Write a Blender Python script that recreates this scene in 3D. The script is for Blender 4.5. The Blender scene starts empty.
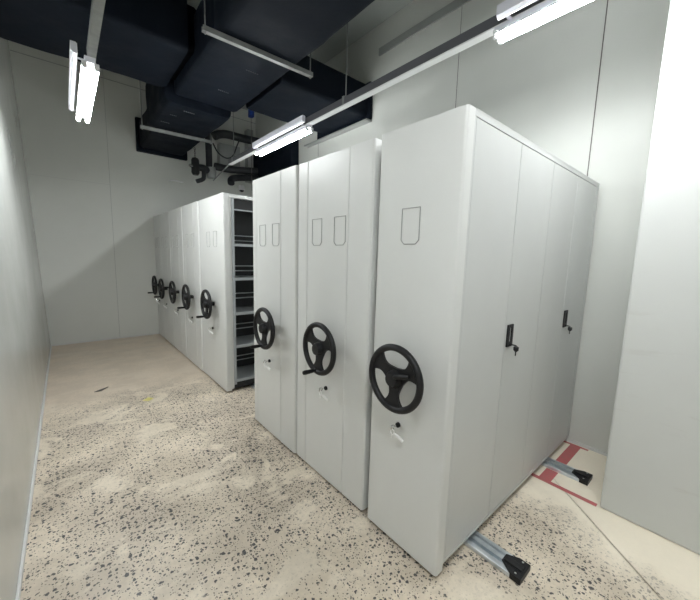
import bpy, bmesh, math, random
from mathutils import Vector, Matrix, noise
random.seed(7)
PI = math.pi
S = bpy.context.scene
C = S.collection

# ------------------------------------------------------------ materials
def mat(name, col, rough=.5, metal=0, spec=.5, emit=None, es=0):
    m = bpy.data.materials.new(name); m.use_nodes = True
    b = m.node_tree.nodes['Principled BSDF']
    b.inputs['Base Color'].default_value = (*col, 1)
    b.inputs['Roughness'].default_value = rough
    b.inputs['Metallic'].default_value = metal
    b.inputs['Specular IOR Level'].default_value = spec
    if emit:
        b.inputs['Emission Color'].default_value = (*emit, 1)
        b.inputs['Emission Strength'].default_value = es
    return m

def node(nt, t, **kw):
    n = nt.nodes.new(t)
    for k, v in kw.items():
        if k.startswith('_'): setattr(n, k[1:], v)
        else: n.inputs[k].default_value = v
    return n

def mixcol(nt, fac, a, b):
    n = nt.nodes.new('ShaderNodeMix'); n.data_type = 'RGBA'
    L = nt.links
    if hasattr(fac, 'links'): L.new(fac, n.inputs[0])
    else: n.inputs[0].default_value = fac
    for s, v in ((6, a), (7, b)):
        if hasattr(v, 'links'): L.new(v, n.inputs[s])
        else: n.inputs[s].default_value = (*v, 1)
    return n.outputs[2]

def ramp(nt, src, a, b, lo=0, hi=1):
    n = nt.nodes.new('ShaderNodeMapRange'); n.clamp = True
    nt.links.new(src, n.inputs[0])
    n.inputs[1].default_value = a; n.inputs[2].default_value = b
    n.inputs[3].default_value = lo; n.inputs[4].default_value = hi
    return n.outputs[0]

def math_(nt, op, a, b=None):
    n = nt.nodes.new('ShaderNodeMath'); n.operation = op
    for i, v in enumerate((a, b)):
        if v is None: continue
        if hasattr(v, 'links'): nt.links.new(v, n.inputs[i])
        else: n.inputs[i].default_value = v
    return n.outputs[0]

def mottled(name, c1, c2, rough=.5, scale=3, metal=0, bump=0, bscale=30, r2=None, spec=.5, stretch=(1, 1, 1)):
    m = mat(name, c1, rough, metal, spec); nt = m.node_tree
    b = nt.nodes['Principled BSDF']
    tc = nt.nodes.new('ShaderNodeTexCoord')
    mp = nt.nodes.new('ShaderNodeMapping'); mp.inputs['Scale'].default_value = stretch
    nt.links.new(tc.outputs['Object'], mp.inputs[0])
    n = node(nt, 'ShaderNodeTexNoise', Scale=scale, Detail=5.0, Roughness=.6)
    nt.links.new(mp.outputs[0], n.inputs['Vector'])
    f = ramp(nt, n.outputs[0], .35, .65)
    nt.links.new(mixcol(nt, f, c1, c2), b.inputs['Base Color'])
    if r2 is not None: nt.links.new(ramp(nt, n.outputs[0], .35, .65, rough, r2), b.inputs['Roughness'])
    if bump:
        n2 = node(nt, 'ShaderNodeTexNoise', Scale=bscale, Detail=4.0)
        nt.links.new(mp.outputs[0], n2.inputs['Vector'])
        bp = node(nt, 'ShaderNodeBump', Strength=bump, Distance=.01)
        nt.links.new(n2.outputs[0], bp.inputs['Height'])
        nt.links.new(bp.outputs[0], b.inputs['Normal'])
    return m

M = {}
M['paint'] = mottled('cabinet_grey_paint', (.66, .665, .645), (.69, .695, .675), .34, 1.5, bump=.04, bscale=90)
M['paint_shaded'] = mottled('cabinet_paint_shaded', (.55, .56, .545), (.58, .59, .575), .36, 1.5, bump=.04, bscale=90)  # same grey paint, darkened so doors and sides look more shaded
M['outline'] = mat('outline_grey', (.33, .33, .32), .4)
M['shelf'] = mottled('shelf_grey_paint', (.34, .36, .37), (.40, .42, .43), .4, 4)
M['darkshelf'] = mat('near_black_shelf', (.012, .013, .014), .6)
M['black'] = mottled('black_plastic', (.008, .008, .009), (.012, .012, .013), .45, 20, spec=.35)
M['chrome'] = mat('chrome', (.75, .75, .75), .18, 1)
M['white_plastic'] = mat('white_plastic', (.8, .8, .8), .3)
M['galv'] = mottled('galvanised_steel', (.55, .60, .64), (.75, .79, .82), .30, 14, metal=.9, r2=.42)
M['galv_dull'] = mottled('dull_galvanised_steel', (.24, .25, .24), (.30, .31, .30), .5, 12, metal=.3)
M['foam'] = mottled('black_duct_insulation', (.0035, .006, .011), (.006, .009, .015), .6, 3, bump=.35, bscale=9, r2=.75, spec=.12)
M['gap_shade'] = mat('duct_gap_shade', (.001, .0012, .002), .7, spec=.05)  # shadow gaps between duct sections, put in as near-black colour
M['pin'] = mat('pin_grey', (.12, .125, .13), .5)
M['pipe_foam'] = mottled('black_pipe_insulation', (.010, .011, .014), (.018, .02, .024), .6, 8, bump=.2, bscale=20)
M['fixture'] = mat('fixture_white_enamel', (.78, .78, .84), .3)
M['tube'] = mat('lit_tube', (1, 1, 1), .4, emit=(.95, .985, 1.0), es=76)
M['tube_soft'] = mat('softer_lit_tube', (1, 1, 1), .4, emit=(.95, .985, 1.0), es=88)
M['tube_bright'] = mat('brightly_lit_tube', (1, 1, 1), .4, emit=(.95, .985, 1.0), es=98)
M['dark_steel'] = mat('dark_steel', (.10, .10, .11), .5)
M['seam'] = mat('light_seam', (.5, .5, .48), .5)
M['nickel'] = mat('bright_nickel', (.85, .85, .84), .35, .3)
M['led_back'] = mat('aluminium_back', (.7, .7, .72), .35)
M['blue'] = mat('blue_plastic', (.02, .06, .30), .4)
M['red'] = mottled('red_floor_tape', (.50, .12, .12), (.42, .14, .13), .5, 25)
M['paper'] = mat('yellow_paper', (.88, .82, .35), .7)
M['ceil'] = mottled('ceiling_paint', (.37, .39, .37), (.40, .42, .40), .7, 1)
M['sealant'] = mat('white_sealant', (.62, .62, .60), .5)
M['joint'] = mat('dark_joint', (.14, .13, .12), .8)
M['panel_grey'] = mat('electrical_box_grey', (.33, .34, .33), .4)

# sandwich panel walls: satin paint with faint mottling
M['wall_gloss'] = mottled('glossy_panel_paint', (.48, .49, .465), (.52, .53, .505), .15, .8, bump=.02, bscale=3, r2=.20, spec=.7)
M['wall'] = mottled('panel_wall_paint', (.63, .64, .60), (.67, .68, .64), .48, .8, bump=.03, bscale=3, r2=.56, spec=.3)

def patchy_wall():
    m = mottled('patched_wall_paint', (.59, .60, .58), (.62, .63, .605), .6, .9, bump=.05, bscale=6, spec=.2)
    nt = m.node_tree; b = nt.nodes['Principled BSDF']
    old = b.inputs['Base Color'].links[0].from_socket
    tc = nt.nodes.new('ShaderNodeTexCoord')
    mp = nt.nodes.new('ShaderNodeMapping'); mp.inputs['Scale'].default_value = (1, 1, 4.5)
    nt.links.new(tc.outputs['Object'], mp.inputs[0])
    n = node(nt, 'ShaderNodeTexNoise', Scale=2.6, Detail=6.0, Roughness=.62, Distortion=.6)
    nt.links.new(mp.outputs[0], n.inputs['Vector'])
    f = ramp(nt, n.outputs[0], .60, .67, 0, .30)
    nt.links.new(mixcol(nt, f, old, (.52, .51, .48)), b.inputs['Base Color'])
    return m
M['patchy'] = patchy_wall()

def floor_mat():
    m = mat('ground_concrete_floor', (.5, .45, .38), .4); nt = m.node_tree
    b = nt.nodes['Principled BSDF']
    tc = nt.nodes.new('ShaderNodeTexCoord'); P = tc.outputs['Object']
    big = node(nt, 'ShaderNodeTexNoise', Scale=.55, Detail=3.0); nt.links.new(P, big.inputs['Vector'])
    med = node(nt, 'ShaderNodeTexNoise', Scale=3.2, Detail=6.0, Roughness=.62); nt.links.new(P, med.inputs['Vector'])
    fine = node(nt, 'ShaderNodeTexNoise', Scale=42, Detail=6.0, Roughness=.7); nt.links.new(P, fine.inputs['Vector'])
    base = mixcol(nt, ramp(nt, med.outputs[0], .41, .60), (.62, .535, .415), (.79, .69, .55))
    base = mixcol(nt, ramp(nt, fine.outputs[0], .40, .66, 0, .40), base, (.46, .405, .32))
    # ground patches where aggregate shows: smeared smooth cement skins between
    mp = nt.nodes.new('ShaderNodeMapping'); mp.inputs['Rotation'].default_value = (0, 0, .6); mp.inputs['Scale'].default_value = (1.0, 1.35, 1)
    nt.links.new(P, mp.inputs[0])
    skin = node(nt, 'ShaderNodeTexNoise', Scale=2.3, Detail=5.0, Roughness=.6, Distortion=.5); nt.links.new(mp.outputs[0], skin.inputs['Vector'])
    skinf = ramp(nt, skin.outputs[0], .54, .58)
    base = mixcol(nt, math_(nt, 'MULTIPLY', skinf, .3), base, (.80, .73, .60))
    # distance bands: no aggregate far away (y > 3.9) nor beside the pier (x + -y > 2.2)
    sx = nt.nodes.new('ShaderNodeSeparateXYZ'); nt.links.new(P, sx.inputs[0])
    yy = math_(nt, 'ADD', sx.outputs[1], math_(nt, 'MULTIPLY', big.outputs[0], 1.6))
    far = ramp(nt, yy, 4.4, 5.0, 1, 0)
    dd = math_(nt, 'ADD', math_(nt, 'SUBTRACT', sx.outputs[0], math_(nt, 'MULTIPLY', sx.outputs[1], .35)), math_(nt, 'MULTIPLY', med.outputs[0], .5))
    near = ramp(nt, dd, 2.0, 2.35, 1, 0)
    base = mixcol(nt, math_(nt, 'SUBTRACT', .8, math_(nt, 'MULTIPLY', near, .8)), base, (.90, .82, .67))
    expo = math_(nt, 'MULTIPLY', math_(nt, 'MULTIPLY', far, near), ramp(nt, skin.outputs[0], .54, .60, 1, 0.12))
    dens = node(nt, 'ShaderNodeTexNoise', Scale=1.4, Detail=3.0); nt.links.new(P, dens.inputs['Vector'])
    base = mixcol(nt, math_(nt, 'MULTIPLY', expo, ramp(nt, dens.outputs[0], .40, .62, .05, .5)), base, (.37, .31, .25))
    warp = node(nt, 'ShaderNodeTexNoise', Scale=22.0, Detail=2.0); nt.links.new(P, warp.inputs['Vector'])
    vm = nt.nodes.new('ShaderNodeVectorMath'); vm.operation = 'MULTIPLY_ADD'
    nt.links.new(warp.outputs[1], vm.inputs[0]); vm.inputs[1].default_value = (.03, .03, 0); nt.links.new(P, vm.inputs[2])
    out = base
    for sc, lo, hi, c in ((36, .0, .38, (.025, .027, .034)), (58, .0, .42, (.045, .043, .043)), (95, .0, .42, (.14, .12, .10))):
        v = nt.nodes.new('ShaderNodeTexVoronoi'); v.voronoi_dimensions = '2D'; v.inputs['Scale'].default_value = sc
        nt.links.new(vm.outputs[0], v.inputs['Vector'])
        sp = nt.nodes.new('ShaderNodeSeparateColor'); nt.links.new(v.outputs['Color'], sp.inputs[0])
        keep = ramp(nt, math_(nt, 'ADD', sp.outputs[0], math_(nt, 'MULTIPLY', dens.outputs[0], .6)), .71, 1.32, lo - .08, hi)
        r = math_(nt, 'SUBTRACT', keep, v.outputs['Distance'])
        chip = ramp(nt, r, 0, .03)
        out = mixcol(nt, math_(nt, 'MULTIPLY', math_(nt, 'MULTIPLY', chip, expo), .92), out, c)
    # pinkish dust far away
    out = mixcol(nt, math_(nt, 'MULTIPLY', math_(nt, 'SUBTRACT', 1, far), .35), out, (.50, .395, .315))
    nt.links.new(out, b.inputs['Base Color'])
    nt.links.new(ramp(nt, med.outputs[0], .3, .7, .28, .55), b.inputs['Roughness'])
    bp = node(nt, 'ShaderNodeBump', Strength=.12, Distance=.01); nt.links.new(fine.outputs[0], bp.inputs['Height'])
    nt.links.new(bp.outputs[0], b.inputs['Normal'])
    return m
M['floor'] = floor_mat()

# ------------------------------------------------------------ mesh helpers
def box(bm, x0, x1, y0, y1, z0, z1, bev=0, seg=2):
    vs = [bm.verts.new((x, y, z)) for x in (x0, x1) for y in (y0, y1) for z in (z0, z1)]
    f = []
    for q in ((0, 1, 3, 2), (4, 6, 7, 5), (0, 4, 5, 1), (2, 3, 7, 6), (0, 2, 6, 4), (1, 5, 7, 3)):
        f.append(bm.faces.new([vs[i] for i in q]))
    if bev:
        es = {e for ff in f for e in ff.edges}
        bmesh.ops.bevel(bm, geom=list(es), offset=bev, segments=seg, profile=.5, affect='EDGES')
    return bm

def prism(bm, prof, z0, z1, plane='xy', cap=True):
    """closed profile list of 2D points swept along the third axis"""
    def p(a, b, c): return {'xy': (a, b, c), 'xz': (a, c, b), 'yz': (c, a, b)}[plane]
    lo = [bm.verts.new(p(a, b, z0)) for a, b in prof]
    hi = [bm.verts.new(p(a, b, z1)) for a, b in prof]
    n = len(prof)
    for i in range(n):
        j = (i + 1) % n
        bm.faces.new((lo[i], lo[j], hi[j], hi[i]))
    if cap:
        bm.faces.new(list(reversed(lo))); bm.faces.new(hi)
    return bm

def tube(bm, pts, r, n=10, closed=False, cap=True):
    pts = [Vector(p) for p in pts]; N = len(pts); rings = []
    up = None
    for i, p in enumerate(pts):
        if closed: d = (pts[(i + 1) % N] - pts[i - 1]).normalized()
        elif i == 0: d = (pts[1] - pts[0]).normalized()
        elif i == N - 1: d = (pts[-1] - pts[-2]).normalized()
        else: d = ((pts[i + 1] - p).normalized() + (p - pts[i - 1]).normalized()).normalized()
        if up is None:
            up = Vector((0, 0, 1)) if abs(d.z) < .9 else Vector((1, 0, 0))
        a = (up - d * up.dot(d)).normalized(); up = a; b = d.cross(a)
        rr = r[i] if isinstance(r, (list, tuple)) else r
        rings.append([bm.verts.new(p + (a * math.cos(t) + b * math.sin(t)) * rr) for t in [2 * PI * k / n for k in range(n)]])
    for i in range(N if closed else N - 1):
        A, B = rings[i], rings[(i + 1) % N]
        off = 0
        if closed and i == N - 1:
            off = min(range(n), key=lambda o: (A[0].co - B[o].co).length)
        for k in range(n):
            bm.faces.new((A[k], A[(k + 1) % n], B[(k + 1 + off) % n], B[(k + off) % n]))
    if cap and not closed:
        bm.faces.new(list(reversed(rings[0]))); bm.faces.new(rings[-1])
    return bm

def smoothpath(pts, k=6):
    """Catmull-Rom through the points"""
    P = [Vector(p) for p in pts]; P = [2 * P[0] - P[1]] + P + [2 * P[-1] - P[-2]]; out = []
    for i in range(1, len(P) - 2):
        for j in range(k):
            t = j / k
            out.append(.5 * ((2 * P[i]) + (-P[i - 1] + P[i + 1]) * t + (2 * P[i - 1] - 5 * P[i] + 4 * P[i + 1] - P[i + 2]) * t * t + (-P[i - 1] + 3 * P[i] - 3 * P[i + 1] + P[i + 2]) * t ** 3))
    out.append(P[-2]); return out

def obj(name, bm, m, parent=None, smooth=True, loc=None):
    bmesh.ops.recalc_face_normals(bm, faces=bm.faces)
    me = bpy.data.meshes.new(name); bm.to_mesh(me); bm.free()
    me.materials.append(m)
    if smooth:
        for p in me.polygons: p.use_smooth = True
        me.set_sharp_from_angle(angle=math.radians(35))
    o = bpy.data.objects.new(name, me); C.objects.link(o)
    if smooth and len(me.polygons) < 1500:
        wn = o.modifiers.new('normals', 'WEIGHTED_NORMAL'); wn.keep_sharp = True; wn.weight = 100
    if parent: o.parent = parent
    if loc: o.location = loc
    return o

def new(): return bmesh.new()

def thing(name, label, cat, loc=(0, 0, 0), group=None):
    o = bpy.data.objects.new(name, None); C.objects.link(o); o.location = loc
    o.empty_display_size = .1
    o['label'] = label; o['category'] = cat
    if group: o['group'] = group
    return o

def tag(o, label, cat, group=None):
    o['label'] = label; o['category'] = cat
    if group: o['group'] = group
    return o

def struct(name, bm, m):
    o = obj(name, bm, m, smooth=False); o['kind'] = 'structure'; return o

# ------------------------------------------------------------ dimensions
XL, XR, YF, YB, ZC = -.262, 3.144, 6.75, -3.2, 4.36
XP, YP = 2.418, .375                     # the pier
def xl(z): return -.252 - .033 * z       # the left panel wall leans out slightly

# ------------------------------------------------------------ setting
struct('floor', box(new(), -.6, 3.4, YB - .2, YF + .15, -.12, 0), M['floor'])
struct('ceiling', box(new(), -.6, 3.4, YB - .2, YF + .15, ZC, ZC + .12), M['ceil'])
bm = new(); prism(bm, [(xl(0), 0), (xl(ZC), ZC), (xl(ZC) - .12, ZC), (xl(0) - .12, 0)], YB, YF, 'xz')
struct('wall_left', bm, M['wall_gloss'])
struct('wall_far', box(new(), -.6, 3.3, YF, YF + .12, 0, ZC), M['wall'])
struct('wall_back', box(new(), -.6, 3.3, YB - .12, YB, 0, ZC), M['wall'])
struct('wall_right', box(new(), XR, XR + .14, YB, YF, 0, ZC), M['wall'])
bm = new(); box(bm, XP, XR, -1.6, YP, 0, ZC, .012, 2)
struct('wall_right_pier', bm, M['patchy'])
# panel joints and sealant
struct('trim_1', box(new(), XR - .004, XR, .834, .840, 0, ZC), M['joint'])
struct('trim_2', box(new(), XR - .003, XR, 2.060, 2.064, 0, ZC), M['joint'])
struct('trim_3', box(new(), XR - .003, XR, 4.5, 4.504, 0, ZC), M['joint'])
struct('trim_4', box(new(), .628, .632, YF - .003, YF, 0, ZC), M['panel_grey'])
struct('trim_5', box(new(), xl(4), XR, YF - .004, YF, 4.145, 4.155), M['panel_grey'])
struct('trim_6', box(new(), xl(2.6), .63, YF - .003, YF, 2.545, 2.548), M['seam'])
bm = new(); d = Vector((.55, .62, 0)).normalized(); nrm = Vector((-d.y, d.x, 0)) * .0028
a = Vector((2.52, .682, .0)); b_ = a - d * 2.6
vs = [bm.verts.new(v) for v in (a - nrm, a + nrm, b_ + nrm, b_ - nrm)]
f = bm.faces.new(vs); bmesh.ops.solidify(bm, geom=[f], thickness=.0012)
for v in bm.verts: v.co.z = max(v.co.z, 0) if abs(v.co.z) < .0005 else .0012
struct('trim_7', bm, M['joint'])
struct('trim_8', box(new(), 2.418, XR, .3765, .379, ZC - .02, ZC), M['sealant'])
bm = new(); prism(bm, [(xl(0), 0), (xl(0) + .012, 0), (xl(0) + .010, .018), (xl(0), .02)], YB, YF, 'xz')
struct('baseboard_left', bm, M['sealant'])
bm = new(); prism(bm, [(YF, 0), (YF - .014, 0), (YF - .012, .022), (YF, .024)], xl(0), XR, 'yz')
struct('baseboard_far', bm, M['sealant'])
bm = new(); prism(bm, [(XR, 0), (XR - .014, 0), (XR - .012, .02), (XR, .022)], YP, YF, 'xz')
struct('baseboard_right', bm, M['sealant'])
# top cover strip on the right wall
bm = new(); box(bm, XR - .02, XR, 2.05, 3.2, 3.99, 4.075, .003)
box(bm, XR - .02, XR, .4, 2.05, 3.99, 4.075, .003)
tag(obj('wall_trunking', bm, M['panel_grey']), 'long flat grey metal trunking fixed high on the right wall below the ceiling', 'trunking')

# ------------------------------------------------------------ handwheel
def wheel_meshes():
    """wheel about the origin; local x = axis pointing out of the cabinet is -x, u = -y (image right), v = z"""
    R, r = .148, .0165
    def P(u, v, x): return Vector((x, -u, v))
    bm = new()
    tube(bm, [P(R * math.cos(t), R * math.sin(t), 0) for t in [2 * PI * k / 48 for k in range(48)]], r, 12, closed=True)
    # three webbed spokes, dished towards the panel at the middle
    for a0 in (math.radians(-92), math.radians(28), math.radians(150)):
        rows = []
        for i in range(13):
            s = i / 12; rr = .012 + s * (R - .014)
            hw = .027 + .062 * max(0, (s - .48) / .52) ** 2.0 + .022 * max(0, (.45 - s) / .45) ** 1.3
            xx = .012 * (1 - s)
            sec = []
            for side, dx in ((-1, -.007), (1, -.007), (1, .007), (-1, .007)):
                u, v = rr, side * hw
                q = math.hypot(u, v)
                if q > R: u, v = u * R / q, v * R / q
                cu = u * math.cos(a0) - v * math.sin(a0); cv = u * math.sin(a0) + v * math.cos(a0)
                sec.append(bm.verts.new(P(cu, cv, xx + dx)))
            rows.append(sec)
        for A, B in zip(rows, rows[1:]):
            for k in range(4): bm.faces.new((A[k], A[(k + 1) % 4], B[(k + 1) % 4], B[k]))
        bm.faces.new(rows[0]); bm.faces.new(rows[-1])
    rim = bm
    hub = new()
    tube(hub, [(-.030, 0, 0), (-.028, 0, 0), (-.012, 0, 0), (.010, 0, 0), (.020, 0, 0), (.085, 0, 0)], [.020, .033, .040, .043, .024, .022], 24)
    return rim, hub

def to_mesh(bm, m, name):
    bmesh.ops.recalc_face_normals(bm, faces=bm.faces)
    me = bpy.data.meshes.new(name); bm.to_mesh(me); bm.free(); me.materials.append(m)
    for p in me.polygons: p.use_smooth = True
    me.set_sharp_from_angle(angle=math.radians(40)); return me
_r, _h = wheel_meshes()
ME_WHEEL = to_mesh(_r, M['black'], 'handwheel'); ME_HUB = to_mesh(_h, M['black'], 'hub')
bm = new(); tube(bm, [(0, 0, 0), (-.012, 0, 0), (-.02, 0, 0), (-.075, 0, 0), (-.088, 0, 0), (-.092, 0, 0)], [.009, .009, .012, .014, .012, .006], 14)
ME_CRANK = to_mesh(bm, M['black'], 'crank_handle')
bm = new(); tube(bm, [(-.01, .02, .01), (-.022, -.01, .022), (-.024, -.055, .036), (-.022, -.085, .044)], [.008, .011, .011, .008], 12)
ME_CRANKF = to_mesh(bm, M['black'], 'crank_handle')
# lock, key and key tag
bm = new(); tube(bm, [(0, 0, 0), (-.010, 0, 0), (-.013, 0, 0)], [.013, .013, .010], 20)
ME_LOCK = to_mesh(bm, M['black'], 'lock')
bm = new()
box(bm, -.030, -.012, -.0012, .0012, -.004, .004)
tube(bm, [(-.044 + .011 * math.cos(t), 0, .011 * math.sin(t)) for t in [2 * PI * k / 20 for k in range(20)]], .0042, 8, closed=True)
ME_KEY = to_mesh(bm, M['chrome'], 'key')
bm = new()
tube(bm, [(-.050, -.004 + .012 * math.cos(t), -.020 + .014 * math.sin(t)) for t in [2 * PI * k / 24 for k in range(24)]], .0022, 6, closed=True)
tube(bm, [(-.046, -.008, -.028), (-.030, -.030, -.046), (-.024, -.052, -.060)], [.006, .0095, .008], 8)
tube(bm, [(-.046, .006, -.030), (-.040, .010, -.048), (-.038, .012, -.062)], [.002, .003, .002], 8)
ME_TAG = to_mesh(bm, M['nickel'], 'keyring')

def inst(name, me, parent, loc, rot=None):
    o = bpy.data.objects.new(name, me); C.objects.link(o); o.parent = parent; o.location = loc
    if rot: o.rotation_euler = rot
    return o

def holder(y, z, parent):
    """thin raised outline of a card holder, open at the top right like the photo's; y = left (far) edge side"""
    w, h, c = .052, .082, .018
    bm = new()
    pts = [(0, w, h), (0, w, -h + c), (0, w - c, -h), (0, -w + c, -h), (0, -w, -h + c), (0, -w, h)]
    for p, q in zip(pts, pts[1:] + pts[:1]):
        tube(bm, [p, q], .0021, 6)
    return inst('label_holder', to_mesh(bm, M['outline'], 'label_holder'), parent, (-.0015, y, z))

H = 2.1
def front_profile(w, seams, depth=.055, r=.014, step=.005):
    """panel cross-section (x out of the cabinet is negative) running y 0..w, with slight folds at the seams"""
    pts = []
    def arc(cx, cy, a0, a1):
        for k in range(5):
            a = a0 + (a1 - a0) * k / 4; pts.append((cx + r * math.cos(a), cy + r * math.sin(a)))
    pts.append((depth, 0))
    arc(r, r, -PI / 2, -PI)
    for s in seams:
        pts.extend([(0, s - .006), (step, s - .001), (step, s + .001), (0, s + .006)])
    arc(r, w - r, PI, PI / 2)
    pts.append((depth, w))
    return pts

def cabinet(x, y0, y1, seams, slots, hub_y, hub_z, key_y, key_z, crank, label, body=True, wheel_turn=0.0):
    """crank: ('out', angle) or 'fold'"""
    t = thing('mobile_shelving_cabinet', label, 'shelving cabinet', (x, y0, 0), 'wheel-driven shelving cabinets on floor rails')
    w = y1 - y0 - .004
    bm = new(); prism(bm, front_profile(w, [s - y0 for s in seams]), .020, H)
    obj('front_panel', bm, M['paint'], t)
    if body:
        bm = new(); box(bm, .056, 3.112 - x, .012, w - .012, .062, H - .004, .004)
        obj('body', bm, M['paint_shaded'], t)
    for s in slots: holder(s - y0, 1.648, t)
    wh = inst('handwheel', ME_WHEEL, t, (-.088, hub_y - y0, hub_z), (wheel_turn, 0, 0))
    inst('hub', ME_HUB, wh, (0, 0, 0))
    if crank == 'fold': inst('crank_handle', ME_CRANKF, wh, (-.005, -.02, .0))
    else:
        a = math.radians(crank)
        inst('crank_handle', ME_CRANK, wh, (-.008, -.140 * math.cos(a), .140 * math.sin(a)))
    lk = inst('lock', ME_LOCK, t, (0, key_y - y0, key_z))
    inst('key', ME_KEY, lk, (0, 0, 0), (0, 0, 0))
    inst('keyring', ME_TAG, lk, (0, 0, 0), (0, 0, 0))
    return t

HZ = .937
# C1, nearest, with four lockable door leaves on the side facing the camera
c1 = cabinet(1.222, .7445, 1.2178, [], [1.000], .978, .940, 1.012, .668, 'fold',
             'nearest light grey shelving cabinet with four side doors, single label holder and black handwheel', body=False)
L0 = 3.112 - 1.222
bm = new()
box(bm, .056, L0, .014, .460, .062, H - .006, .003)
obj('body', bm, M['paint_shaded'], c1)
bm = new()                                    # door-side frame: top rail, end stile, bottom rail
box(bm, .055, L0, .0, .014, 2.072, H, .002)
box(bm, .055, .068, .0, .014, .055, 2.072, .002)
box(bm, L0 - .045, L0, .0, .014, .055, 2.072, .002)
box(bm, .068, L0 - .045, .0, .014, .055, .075, .002)
obj('door_frame', bm, M['paint_shaded'], c1)
bm = new(); box(bm, .06, L0, -.001, .47, H - .004, H + .001)
obj('top_panel', bm, M['paint_shaded'], c1)
xs = [1.292, 1.728, 2.172, 2.616, 3.064]
for i in range(4):
    bm = new(); box(bm, 0, xs[i + 1] - xs[i] - .004, .0015, .016, .077, 2.070, .002)
    dr = obj('door', bm, M['paint_shaded'], c1, loc=(xs[i] + .002 - 1.222, 0, 0))
    if i in (1, 3):
        hx = .048
        bm = new()
        for q in ((hx - .032, hx - .015, 1.046, 1.166), (hx + .015, hx + .032, 1.046, 1.166), (hx - .015, hx + .015, 1.150, 1.166), (hx - .015, hx + .015, 1.046, 1.072)):
            box(bm, q[0], q[1], -.007, .004, q[2], q[3], .0015)
        obj('recessed_pull', bm, M['black'], dr)
        bm = new(); box(bm, hx - .015, hx + .015, -.001, .003, 1.072, 1.150)
        obj('pull_recess', bm, M['white_plastic'], dr)
        bm = new(); box(bm, hx - .0155, hx - .006, -.006, -.0012, 1.072, 1.150, .001)
        box(bm, hx + .009, hx + .0155, -.006, -.0012, 1.072, 1.150, .001)
        obj('latch', bm, M['black'], dr)
        bm = new()
        tube(bm, [(hx, -.006, 1.058), (hx, -.014, 1.058)], .008, 14)
        tube(bm, smoothpath([(hx, -.012, 1.058), (hx + .008, -.026, 1.057), (hx + .019, -.032, 1.053), (hx + .022, -.032, 1.048)]), .0035, 8)
        tube(bm, [(hx + .022, -.032, 1.050), (hx + .022, -.032, 1.045), (hx + .022, -.032, 1.028), (hx + .022, -.032, 1.020)], [.007, .014, .013, .006], 14)
        tube(bm, [(hx + .022, -.032, 1.020), (hx + .021, -.032, .998)], .0028, 6)
        obj('key', bm, M['black'], dr)

cabinet(1.228, 1.262, 1.9934, [1.453, 1.869], [1.528, 1.759], 1.598, HZ, 1.630, .655, -98,
        'second grey shelving cabinet from the near end, wide double panel with two label holders')
cabinet(1.216, 1.9934, 2.6926, [2.206, 2.616], [2.282, 2.497], 2.312, HZ - .004, 2.385, .640, -98,
        'third grey shelving cabinet, last before the open gap that shows the shelves')
c4 = cabinet(1.234, 3.410, 4.2213, [], [3.662, 3.880], 3.745, HZ, 3.80, .650, -100,
        'grey shelving cabinet with open dark shelves showing on its near side', body=False)
cabinet(1.226, 4.2255, 4.930, [4.42, 4.815], [4.45, 4.70], 4.51, HZ - .004, 4.57, .650, -102,
        'grey shelving cabinet touching the far side of the open-shelved one')
cabinet(1.222, 4.932, 5.620, [5.13, 5.50], [5.16, 5.41], 5.19, HZ - .01, 5.28, .650, 155,
        'far grey shelving cabinet whose crank handle sits at the upper left of its wheel', wheel_turn=0)
cabinet(1.220, 5.622, 6.290, [5.82, 6.17], [5.84, 6.08], 5.90, HZ - .025, 5.98, .650, -110,
        'second last grey shelving cabinet before the far wall, in the tight far block')
cabinet(1.218, 6.292, 6.742, [], [6.40, 6.60], 6.41, HZ - .01, 6.50, .650, -110,
        'last grey shelving cabinet, tight against the far wall')

# C4 open shelving (local x from .055, local y from 0)
W4, LX = .807, 3.112 - 1.234
for x0 in (.085, .99, LX - .03):
    for y0 in (.004, W4 - .044):
        bm = new(); box(bm, x0, x0 + .028, y0, y0 + .04, .075, 2.085, .002)
        obj('upright', bm, M['shelf'], c4)
bm = new(); box(bm, .056, .088, .012, W4 - .012, .03, 2.09, .003)
obj('side_panel', bm, M['paint'], c4)
bm = new(); box(bm, .058, LX, .003, W4 - .003, 2.062, 2.096, .004)
obj('top_panel', bm, M['paint'], c4)
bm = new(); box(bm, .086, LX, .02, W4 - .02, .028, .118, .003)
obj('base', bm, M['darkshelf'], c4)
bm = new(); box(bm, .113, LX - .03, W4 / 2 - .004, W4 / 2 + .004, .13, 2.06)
obj('void_sheet', bm, M['darkshelf'], c4)  # added near-black sheet standing in for the darkness between the open shelves
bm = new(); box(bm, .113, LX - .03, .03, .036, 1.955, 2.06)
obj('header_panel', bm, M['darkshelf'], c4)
bm = new(); box(bm, .113, LX - .03, .026, .034, 1.943, 1.956, .001)
obj('header_edge', bm, M['shelf'], c4)
for z in (.118, .500, .862, 1.235, 1.592):
    bm = new()
    box(bm, .113, LX - .03, .008, W4 - .008, z, z + .006)
    box(bm, .113, LX - .03, .006, .012, z - .018, z + .010, .001)
    box(bm, .113, LX - .03, W4 - .012, W4 - .006, z - .018, z + .010, .001)
    obj('shelf', bm, M['shelf'], c4)
for z in (.30, .685, 1.045, 1.36, 1.70):
    for zz in (z, z - .055 if z > .5 else z - .05):
        bm = new(); tube(bm, [(.113, .30, zz), (LX - .03, .30, zz)], .006, 8)
        obj('back_rail', bm, M['shelf'], c4)

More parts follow.
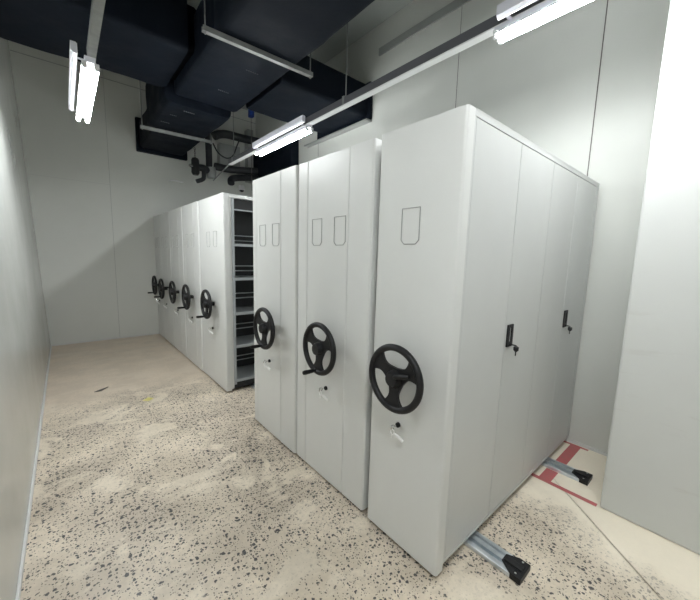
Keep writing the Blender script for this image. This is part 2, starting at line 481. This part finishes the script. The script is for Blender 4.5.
# ------------------------------------------------------------ floor rails
def rail(x0, x1, label):
    t = thing('floor_rail', label, 'rail', ((x0 + x1) / 2, .48, 0), 'steel rails under the shelving cabinets')
    w = (x1 - x0) / 2
    bm = new()
    # shallow base plate with two raised ribs and a groove
    prof = [(-w, .001), (w, .001), (w, .020), (w - .006, .024), (w - .026, .024), (w - .030, .008), (.016, .008), (.013, .027), (-.013, .027), (-.016, .008),
            (-w + .030, .008), (-w + .026, .024), (-w + .006, .024), (-w, .020)]
    prism(bm, prof, .05, 6.24, 'xz')
    obj('rail_track', bm, M['galv'], t)
    bm = new()
    prism(bm, [(-w - .002, 0), (w + .002, 0), (w + .002, .050), (.030, .105), (-.020, .105), (-w - .002, .050)], .0245, .0300)
    prism(bm, [(-w - .002, 0), (w + .002, 0), (w + .002, .050), (-w - .002, .050)], .001, .0245)
    box(bm, -.017, .017, .012, .098, .030, .040, .004)
    obj('end_stop', bm, M['black'], t)
    for sx in (-1, 1):
        bm = new(); tube(bm, [(sx * (w - .014), .030, .029), (sx * (w - .014), .030, .033)], .0055, 12)
        obj('bolt', bm, M['chrome'], t)
rail(1.513, 1.628, 'galvanised floor rail ending in a black stop at the front, nearer the aisle')
rail(2.594, 2.712, 'galvanised floor rail ending in a black stop beside the red tape and pier')

# ------------------------------------------------------------ red tape
bm = new(); box(bm, 2.408, 2.443, .39, 1.3, 0, .0012)
tag(obj('floor_tape', bm, M['red']), 'narrow red tape strip running along the row to the pier corner', 'tape')
bm = new(); box(bm, 2.444, 2.590, .655, .730, 0, .0012)
box(bm, 2.716, 3.095, .650, .722, 0, .0012)
tag(obj('floor_tape', bm, M['red']), 'wide red tape band crossing under the rear rail end', 'tape')
bm = new(); box(bm, 3.096, 3.122, .60, .78, 0, .0012)
tag(obj('floor_tape', bm, M['red']), 'short red tape piece at the foot of the right wall', 'tape')
# small litter
bm = new(); vs = [bm.verts.new(v) for v in ((.50, 3.74, .002), (.545, 3.69, .004), (.605, 3.735, .002), (.56, 3.785, .007))]
f = bm.faces.new(vs); bmesh.ops.solidify(bm, geom=[f], thickness=.0015)
tag(obj('paper_scrap', bm, M['paper'], smooth=False), 'small yellow paper scrap lying in the aisle', 'scrap')
bm = new(); tube(bm, [(.145, 4.26, .006), (.20, 4.27, .008), (.27, 4.34, .006)], [.003, .012, .004], 8)
tag(obj('debris_sliver', bm, M['joint']), 'thin dark sliver of debris on the far floor left of the yellow scrap', 'debris')

# ------------------------------------------------------------ ducts
def duct(name, axis, a0, a1, u0, u1, v0, v1, parent, r=.045, amp=.012, seed=0, m='foam', bulge=()):
    """rounded, slightly puffy insulated box duct. axis 'y': u=x, v=z; axis 'x': u=y, v=z"""
    L = a1 - a0; n = max(6, int(L / .06)); rings = []
    prof = []
    for cx, cz, s in ((u1 - r, v1 - r, 0), (u0 + r, v1 - r, 1), (u0 + r, v0 + r, 2), (u1 - r, v0 + r, 3)):
        for k in range(4):
            a = s * PI / 2 + k * PI / 6; prof.append((cx + r * math.cos(a), cz + r * math.sin(a)))
    # subdivide the flats
    full = []
    for i, p in enumerate(prof):
        q = prof[(i + 1) % len(prof)]; full.append(p)
        dl = math.hypot(q[0] - p[0], q[1] - p[1])
        if dl > .1:
            k = int(dl / .07)
            full += [(p[0] + (q[0] - p[0]) * j / k, p[1] + (q[1] - p[1]) * j / k) for j in range(1, k)]
    cu, cv = (u0 + u1) / 2, (v0 + v1) / 2
    bm = new()
    for i in range(n + 1):
        s = a0 + L * i / n
        endf = 1 - .03 * (i in (0, n))
        ring = []
        for u, v in full:
            co = Vector((u, s, v)) if axis == 'y' else Vector((s, u, v))
            nz = noise.noise(co * 3.1 + Vector((seed, 0, 0))) * amp + noise.noise(co * 8 + Vector((seed, 3, 0))) * amp * .4
            k = 1 + nz / max(.15, math.hypot(u - cu, v - cv))
            k *= endf
            uu, vv = cu + (u - cu) * k, cv + (v - cv) * k
            ring.append(bm.verts.new((uu, s, vv) if axis == 'y' else (s, uu, vv)))
        rings.append(ring)
    N = len(full)
    for A, B in zip(rings, rings[1:]):
        for k in range(N): bm.faces.new((A[k], A[(k + 1) % N], B[(k + 1) % N], B[k]))
    bm.faces.new(rings[0]); bm.faces.new(rings[-1])
    return obj(name, bm, M[m], parent)

dt = thing('air_duct', 'black foam-wrapped air duct hanging under the ceiling with side branches', 'duct', (1.4, 3.0, 3.2))
dt.location = (0, 0, 0)
duct('duct_section', 'y', YB + .01, 2.93, 1.015, 1.735, 3.215, 3.72, dt, .06, seed=1)
duct('duct_collar', 'y', 2.85, 3.12, 1.07, 1.72, 3.33, 3.66, dt, .05, seed=9, m='gap_shade')
duct('duct_section', 'y', 3.02, 4.42, 1.065, 1.80, 3.285, 3.74, dt, .04, seed=2)
duct('duct_collar', 'y', 4.38, 4.52, 1.09, 1.74, 3.32, 3.70, dt, .05, seed=3, m='gap_shade')
duct('duct_section', 'y', 4.48, 5.55, .975, 1.76, 3.215, 3.78, dt, .07, seed=4)
duct('duct_section', 'y', 5.50, 6.70, 1.06, 1.74, 3.20, 3.64, dt, .05, seed=5)
duct('branch_duct', 'x', xl(3.6) + .01, 1.005, 3.56, 4.58, 3.365, 3.86, dt, .05, seed=6)
duct('duct_collar', 'x', .97, 1.10, 3.60, 4.36, 3.40, 3.80, dt, .05, seed=7, m='gap_shade')
duct('branch_duct', 'x', 1.86, 3.10, 3.33, 4.28, 3.305, 3.70, dt, .05, seed=8)
duct('duct_collar', 'x', 1.77, 1.90, 3.38, 4.20, 3.35, 3.66, dt, .05, seed=10, m='gap_shade')
bm = new(); box(bm, 1.02, 1.80, YF - .07, YF - .002, 3.145, 3.68, .012)
obj('wall_flange', bm, M['foam'], dt)
bm = new(); box(bm, XR - .06, XR - .002, 3.29, 4.46, 3.272, 3.722, .012)
obj('wall_flange', bm, M['foam'], dt)
bm = new(); box(bm, XR - .09, XR, 3.30, 4.78, 3.247, 3.268, .003)
tag(obj('wall_ledge', bm, M['panel_grey']), 'narrow grey metal ledge on the right wall under the duct outlet', 'ledge')
# glue pin rows on the undersides
def pins(x, y, z, dx, k=6):
    bm = new()
    for i in range(k): box(bm, x + i * dx, x + i * dx + dx * .55, y, y + .004, z - .008, z + .012)
    obj('pin_row', bm, M['pin'], dt)
pins(1.46, 3.33, 3.285, .022); pins(1.40, 3.93, 3.285, .02); pins(1.22, 4.62, 3.215, .022); pins(1.12, 4.85, 3.215, .02, 4); pins(1.08, 5.18, 3.215, .022, 5)

# black duct stub further along the right wall
bm = new(); box(bm, XR - .16, XR, 5.06, 6.55, 2.99, 3.62, .03, 3)
tag(obj('wall_duct', bm, M['foam']), 'black insulated duct block on the right wall behind the far tube light', 'duct')

def hanger(x0, x1, y, z, label, yr):
    t = thing('duct_hanger', label, 'hanger', (x0, y, z), 'trapeze hangers under the duct')
    bm = new(); w = x1 - x0
    prism(bm, [(-.02, 0), (.02, 0), (.02, .038), (.012, .038), (.012, .006), (-.012, .006), (-.012, .038), (-.02, .038)], 0, w, 'yz')
    o = obj('hanger_bar', bm, M['galv_dull'], t, smooth=False); o.rotation_euler.z = math.atan2(yr - y, w)
    for s in (.02, w - .02):
        yy = (yr - y) * s / w
        bm = new(); tube(bm, [(s, yy, -.015), (s, yy, ZC - z)], .0055, 8)
        tube(bm, [(s, yy, -.008), (s, yy, .0)], .012, 6)
        obj('threaded_rod', bm, M['galv_dull'], t)
hanger(.905, 1.885, 2.85, 3.172, 'long bare metal trapeze bar with two rods under the nearer duct section', 2.82)
hanger(.89, 1.81, 5.47, 3.150, 'bare metal trapeze bar with two rods under the far duct section', 5.41)

# ------------------------------------------------------------ lighting trays and fixtures
def tray(x, z, y0, y1, rods, label, w=.022, h=.055, tail=None, mm='galv_dull'):
    t = thing('cable_tray', label, 'cable tray', (x, y0, z), 'suspended cable trays')
    bm = new(); L = y1 - y0
    prism(bm, [(-w, 0), (w, 0), (w, h), (w - .003, h), (w - .003, .003), (-w + .003, .003), (-w + .003, h), (-w, h)], 0, L, 'xz')
    obj('tray_channel', bm, M[mm], t, smooth=False)
    if mm == 'dark_steel':
        bm = new(); box(bm, -w - .001, w + .001, 0, L, -.010, -.0005, .002)
        obj('trunking_lid', bm, M['white_plastic'], t)
    bm = new(); box(bm, -w - .001, w + .001, L - .004, L, 0, h)
    obj('end_cap', bm, M['galv_dull'], t)
    for yr in rods:
        bm = new(); tube(bm, [(0, yr - y0, .01), (0, yr - y0, ZC - z)], .005, 8)
        obj('threaded_rod', bm, M['galv_dull'], t)
        bm = new(); box(bm, -w - .004, w + .004, yr - y0 - .014, yr - y0 + .014, -.003, h + .012, .002)
        obj('tray_clip', bm, M['galv_dull'], t)
    if tail:
        bm = new(); tube(bm, [(0, L - .01, .015)] + [Vector(p) - Vector((x, y0, z)) for p in tail], .010, 8)
        obj('tail_conduit', bm, M['galv_dull'], t)
    return t
tray(1.985, 2.835, YB + .05, 5.15, (2.43, 5.0, .5, -1.5), 'long metal tray over the shelving cabinets carrying two tube lights', w=.028, h=.058, mm='dark_steel',
     tail=[(2.10, 6.25, 2.78)])
tray(.213, 2.725, YB + .05, 2.86, (2.05, .0, -2.0), 'metal tray above the aisle ending at the left tube light')

def fixture(x, z, y0, label, top=.0565, tm='tube'):
    """twin-tube batten hung from the tray: z is the tube axis height; y0 near end"""
    t = thing('fluorescent_light', label, 'tube light', (x, y0, z), 'twin-tube fluorescent lights')
    Lf = 1.2
    bm = new(); prism(bm, [(-.030, top), (-.026, .022), (.026, .022), (.030, top)], .0, Lf, 'xz')
    obj('housing', bm, M['fixture'], t)
    bm = new(); prism(bm, [(-.096, .060), (-.080, .046), (-.062, .050), (-.062, .105), (-.070, .112), (-.096, .112)], -.01, Lf - .04, 'xz')
    box(bm, -.064, -.028, .05, .065, .046, .052); box(bm, -.064, -.028, Lf - .10, Lf - .08, .046, .052)
    obj('reflector', bm, M['fixture'], t)
    for sx in (-.032, .032):
        # LED tube: luminous diffuser below, opaque aluminium back above
        R_ = .0145
        lo = [(sx + R_ * math.cos(a), R_ * math.sin(a)) for a in [PI + .12 + (PI - .24) * k / 10 for k in range(11)]]
        bm = new(); prism(bm, lo, .018, Lf - .018, 'xz')
        lt = obj('lamp_tube', bm, M[tm], t)
        hi = [(sx + R_ * math.cos(a), R_ * math.sin(a) ) for a in [-.10 + (PI + .20) * k / 10 for k in range(11)]]
        bm = new(); prism(bm, hi, .018, Lf - .018, 'xz')
        obj('tube_back', bm, M['led_back'], lt)
        for yy in (0, Lf - .02):
            bm = new(); box(bm, sx - .013, sx + .013, yy, yy + .02, -.017, .026, .003)
            obj('lamp_holder', bm, M['white_plastic'], t)
fixture(.205, 2.668, 2.85, 'leftmost twin-tube light, glowing above the aisle near the far left', tm='tube_soft')
fixture(1.985, 2.779, 3.00, 'twin-tube light glowing over the middle cabinets, between duct and cabinet tops', .0455, 'tube_bright')
fixture(1.985, 2.779, -.14, 'twin-tube light at the top right, high over the nearest cabinet', .0455)
fixture(.205, 2.668, -.85, 'twin-tube light over the aisle above where the photo is taken')

# ------------------------------------------------------------ far-wall pipework
PY_ = 6.35
def pipe(path, r, label, m='pipe_foam', k=6, extra=None, cat='pipe', group=None):
    bm = new(); tube(bm, smoothpath(path, k), r, 14)
    if extra: extra(bm)
    return tag(obj('insulated_pipe' if m == 'pipe_foam' else 'pipe', bm, M[m]), label, cat, group)
pipe([(2.16, PY_, 3.57), (2.27, PY_, 3.63), (2.42, PY_, 3.66), (2.7, PY_, 3.66), (3.12, PY_, 3.68)], .072, 'upper horizontal black insulated pipe on the far wall')
pipe([(2.05, PY_ - .02, 3.78), (2.06, PY_ - .02, 3.3), (2.06, PY_ - .02, 3.01)], .055, 'vertical black insulated pipe beside the far duct end')
pipe([(2.17, PY_ + .02, 3.06), (2.5, PY_ + .02, 3.06), (3.12, PY_ + .02, 3.14)], .066, 'lower horizontal black insulated pipe above the cabinet tops')
pipe([(2.42, PY_ - .1, 2.78), (2.44, PY_ - .06, 2.86), (2.56, PY_, 2.92), (2.8, PY_, 2.96), (3.12, PY_, 3.0)], .062, 'lowest black insulated pipe, its bent end pointing down over the shelves')
pipe([(1.50, YF, 2.76), (1.58, YF - .10, 2.755), (1.70, YF - .12, 2.74)], .014, 'short thin white pipe stub left of the valve cluster', 'white_plastic')
# valve cluster
v = thing('pump_valve', 'black valve cluster with round caps and a downward elbow by the far wall', 'valve', (0, 0, 0))
bm = new(); tube(bm, smoothpath([(1.76, 6.25, 2.95), (1.88, 6.25, 2.96), (1.95, 6.25, 2.96), (2.02, 6.28, 2.94)]), .058, 16)
obj('valve_body', bm, M['pipe_foam'], v)
bm = new(); tube(bm, smoothpath([(1.93, 6.23, 2.98), (1.93, 6.22, 2.82), (1.90, 6.2, 2.76), (1.80, 6.2, 2.71)]), .036, 14)
obj('elbow', bm, M['pipe_foam'], v)
bm = new(); tube(bm, [(1.80, 6.24, 3.10), (1.80, 6.24, 3.07), (1.80, 6.24, 2.86), (1.80, 6.24, 2.82)], [.045, .062, .066, .045], 16)
obj('actuator', bm, M['black'], v)
bm = new(); tube(bm, [(1.70, 6.2, 2.955), (1.735, 6.22, 2.955)], [.026, .030], 14)
obj('round_cap', bm, M['chrome'], v)
bm = new(); tube(bm, [(2.07, 6.30, 3.005), (2.08, 6.30, 2.92), (2.09, 6.30, 2.83)], [.085, .09, .075], 16)
obj('pipe_wrap', bm, M['galv_dull'], v)
bm = new()
for i in range(6):
    z = 3.10 + i * .03; tube(bm, [(1.80 + .012 * math.cos(t) * (i % 2) , 6.24 + .012 * math.cos(t) * ((i + 1) % 2), z + .02 * math.sin(t)) for t in [2 * PI * k / 12 for k in range(12)]], .004, 6, closed=True)
obj('chain', bm, M['joint'], v)
bm = new(); tube(bm, smoothpath([(2.09, 6.2, 3.40), (2.18, 6.2, 3.26), (2.32, 6.2, 3.20), (2.44, 6.2, 3.26), (2.52, 6.2, 3.45), (2.60, 6.27, 3.60)], 8), .012, 8)
tag(obj('hanging_cable', bm, M['pipe_foam']), 'black cable sagging in a loop between the vertical and upper pipes', 'cable')
# electrical boxes and duct work on the far wall
b1 = thing('electrical_box', 'grey wall-mounted electrical box behind the sagging cable', 'electrical box', (2.35, YF, 3.15))
bm = new(); box(bm, 0, .40, -.14, 0, -.05, .42, .008)
obj('enclosure', bm, M['panel_grey'], b1)
bm = new(); box(bm, .03, .37, -.150, -.140, -.02, .39, .004)
obj('box_door', bm, M['panel_grey'], b1)
bm = new(); tube(bm, [(.28, -.158, .22), (.28, -.15, .22)], .018, 12)
obj('knob', bm, M['black'], b1)
bm = new(); box(bm, 2.90, 3.02, YF - .16, YF, 2.95, 3.95, .006)
tag(obj('cable_riser', bm, M['panel_grey']), 'tall narrow grey riser duct in the far right corner', 'riser')
bm = new(); tube(bm, [(2.80, 6.2, 4.0), (2.80, 6.2, 2.70)], .005, 8)
bc = thing('pull_cable', 'thin vertical cable hanging from a blue bracket near the far wall', 'cable', (0, 0, 0))
obj('cable', bm, M['joint'], bc)
bm = new(); box(bm, 2.755, 2.845, 6.15, 6.25, 4.02, 4.17, .02, 3); tube(bm, [(2.80, 6.2, 4.16), (2.80, 6.2, ZC)], .006, 8)
obj('blue_bracket', bm, M['blue'], bc)
sc = thing('security_camera', 'small white dome camera with a dark lens on the far wall above the open shelves', 'camera', (2.80, YF, 2.78))
bm = new(); tube(bm, [(0, -.07, .085), (0, -.07, .07), (0, -.07, .0), (0, -.07, -.01)], [.05, .062, .066, .05], 20); box(bm, -.03, .03, -.06, 0, .02, .07, .004)
obj('camera_housing', bm, M['white_plastic'], sc)
bm = new(); tube(bm, [(0, -.07, -.01), (0, -.07, -.03), (0, -.07, -.045)], [.045, .04, .015], 16)
obj('lens_dome', bm, M['black'], sc)

# ------------------------------------------------------------ world and camera
w = bpy.data.worlds.new('World'); S.world = w; w.use_nodes = True
w.node_tree.nodes['Background'].inputs[0].default_value = (.02, .02, .02, 1)
w.node_tree.nodes['Background'].inputs[1].default_value = .3
cam = bpy.data.cameras.new('camera'); co = bpy.data.objects.new('camera', cam); C.objects.link(co)
rx, roll, rz, f = 1.4401, .028, -.713, 329.27
co.matrix_world = Matrix.Translation((0, 0, 1.5)) @ (Matrix.Rotation(rz, 4, 'Z') @ Matrix.Rotation(rx, 4, 'X') @ Matrix.Rotation(roll, 4, 'Z'))
cam.sensor_width = 36; cam.sensor_fit = 'HORIZONTAL'; cam.lens = f * 36 / 700; cam.clip_start = .02
S.camera = co
vs_ = S.view_settings; vs_.view_transform = 'Standard'; vs_.look = 'None'; vs_.gamma = 1; vs_.use_curve_mapping = False
vs_.exposure = 0.93
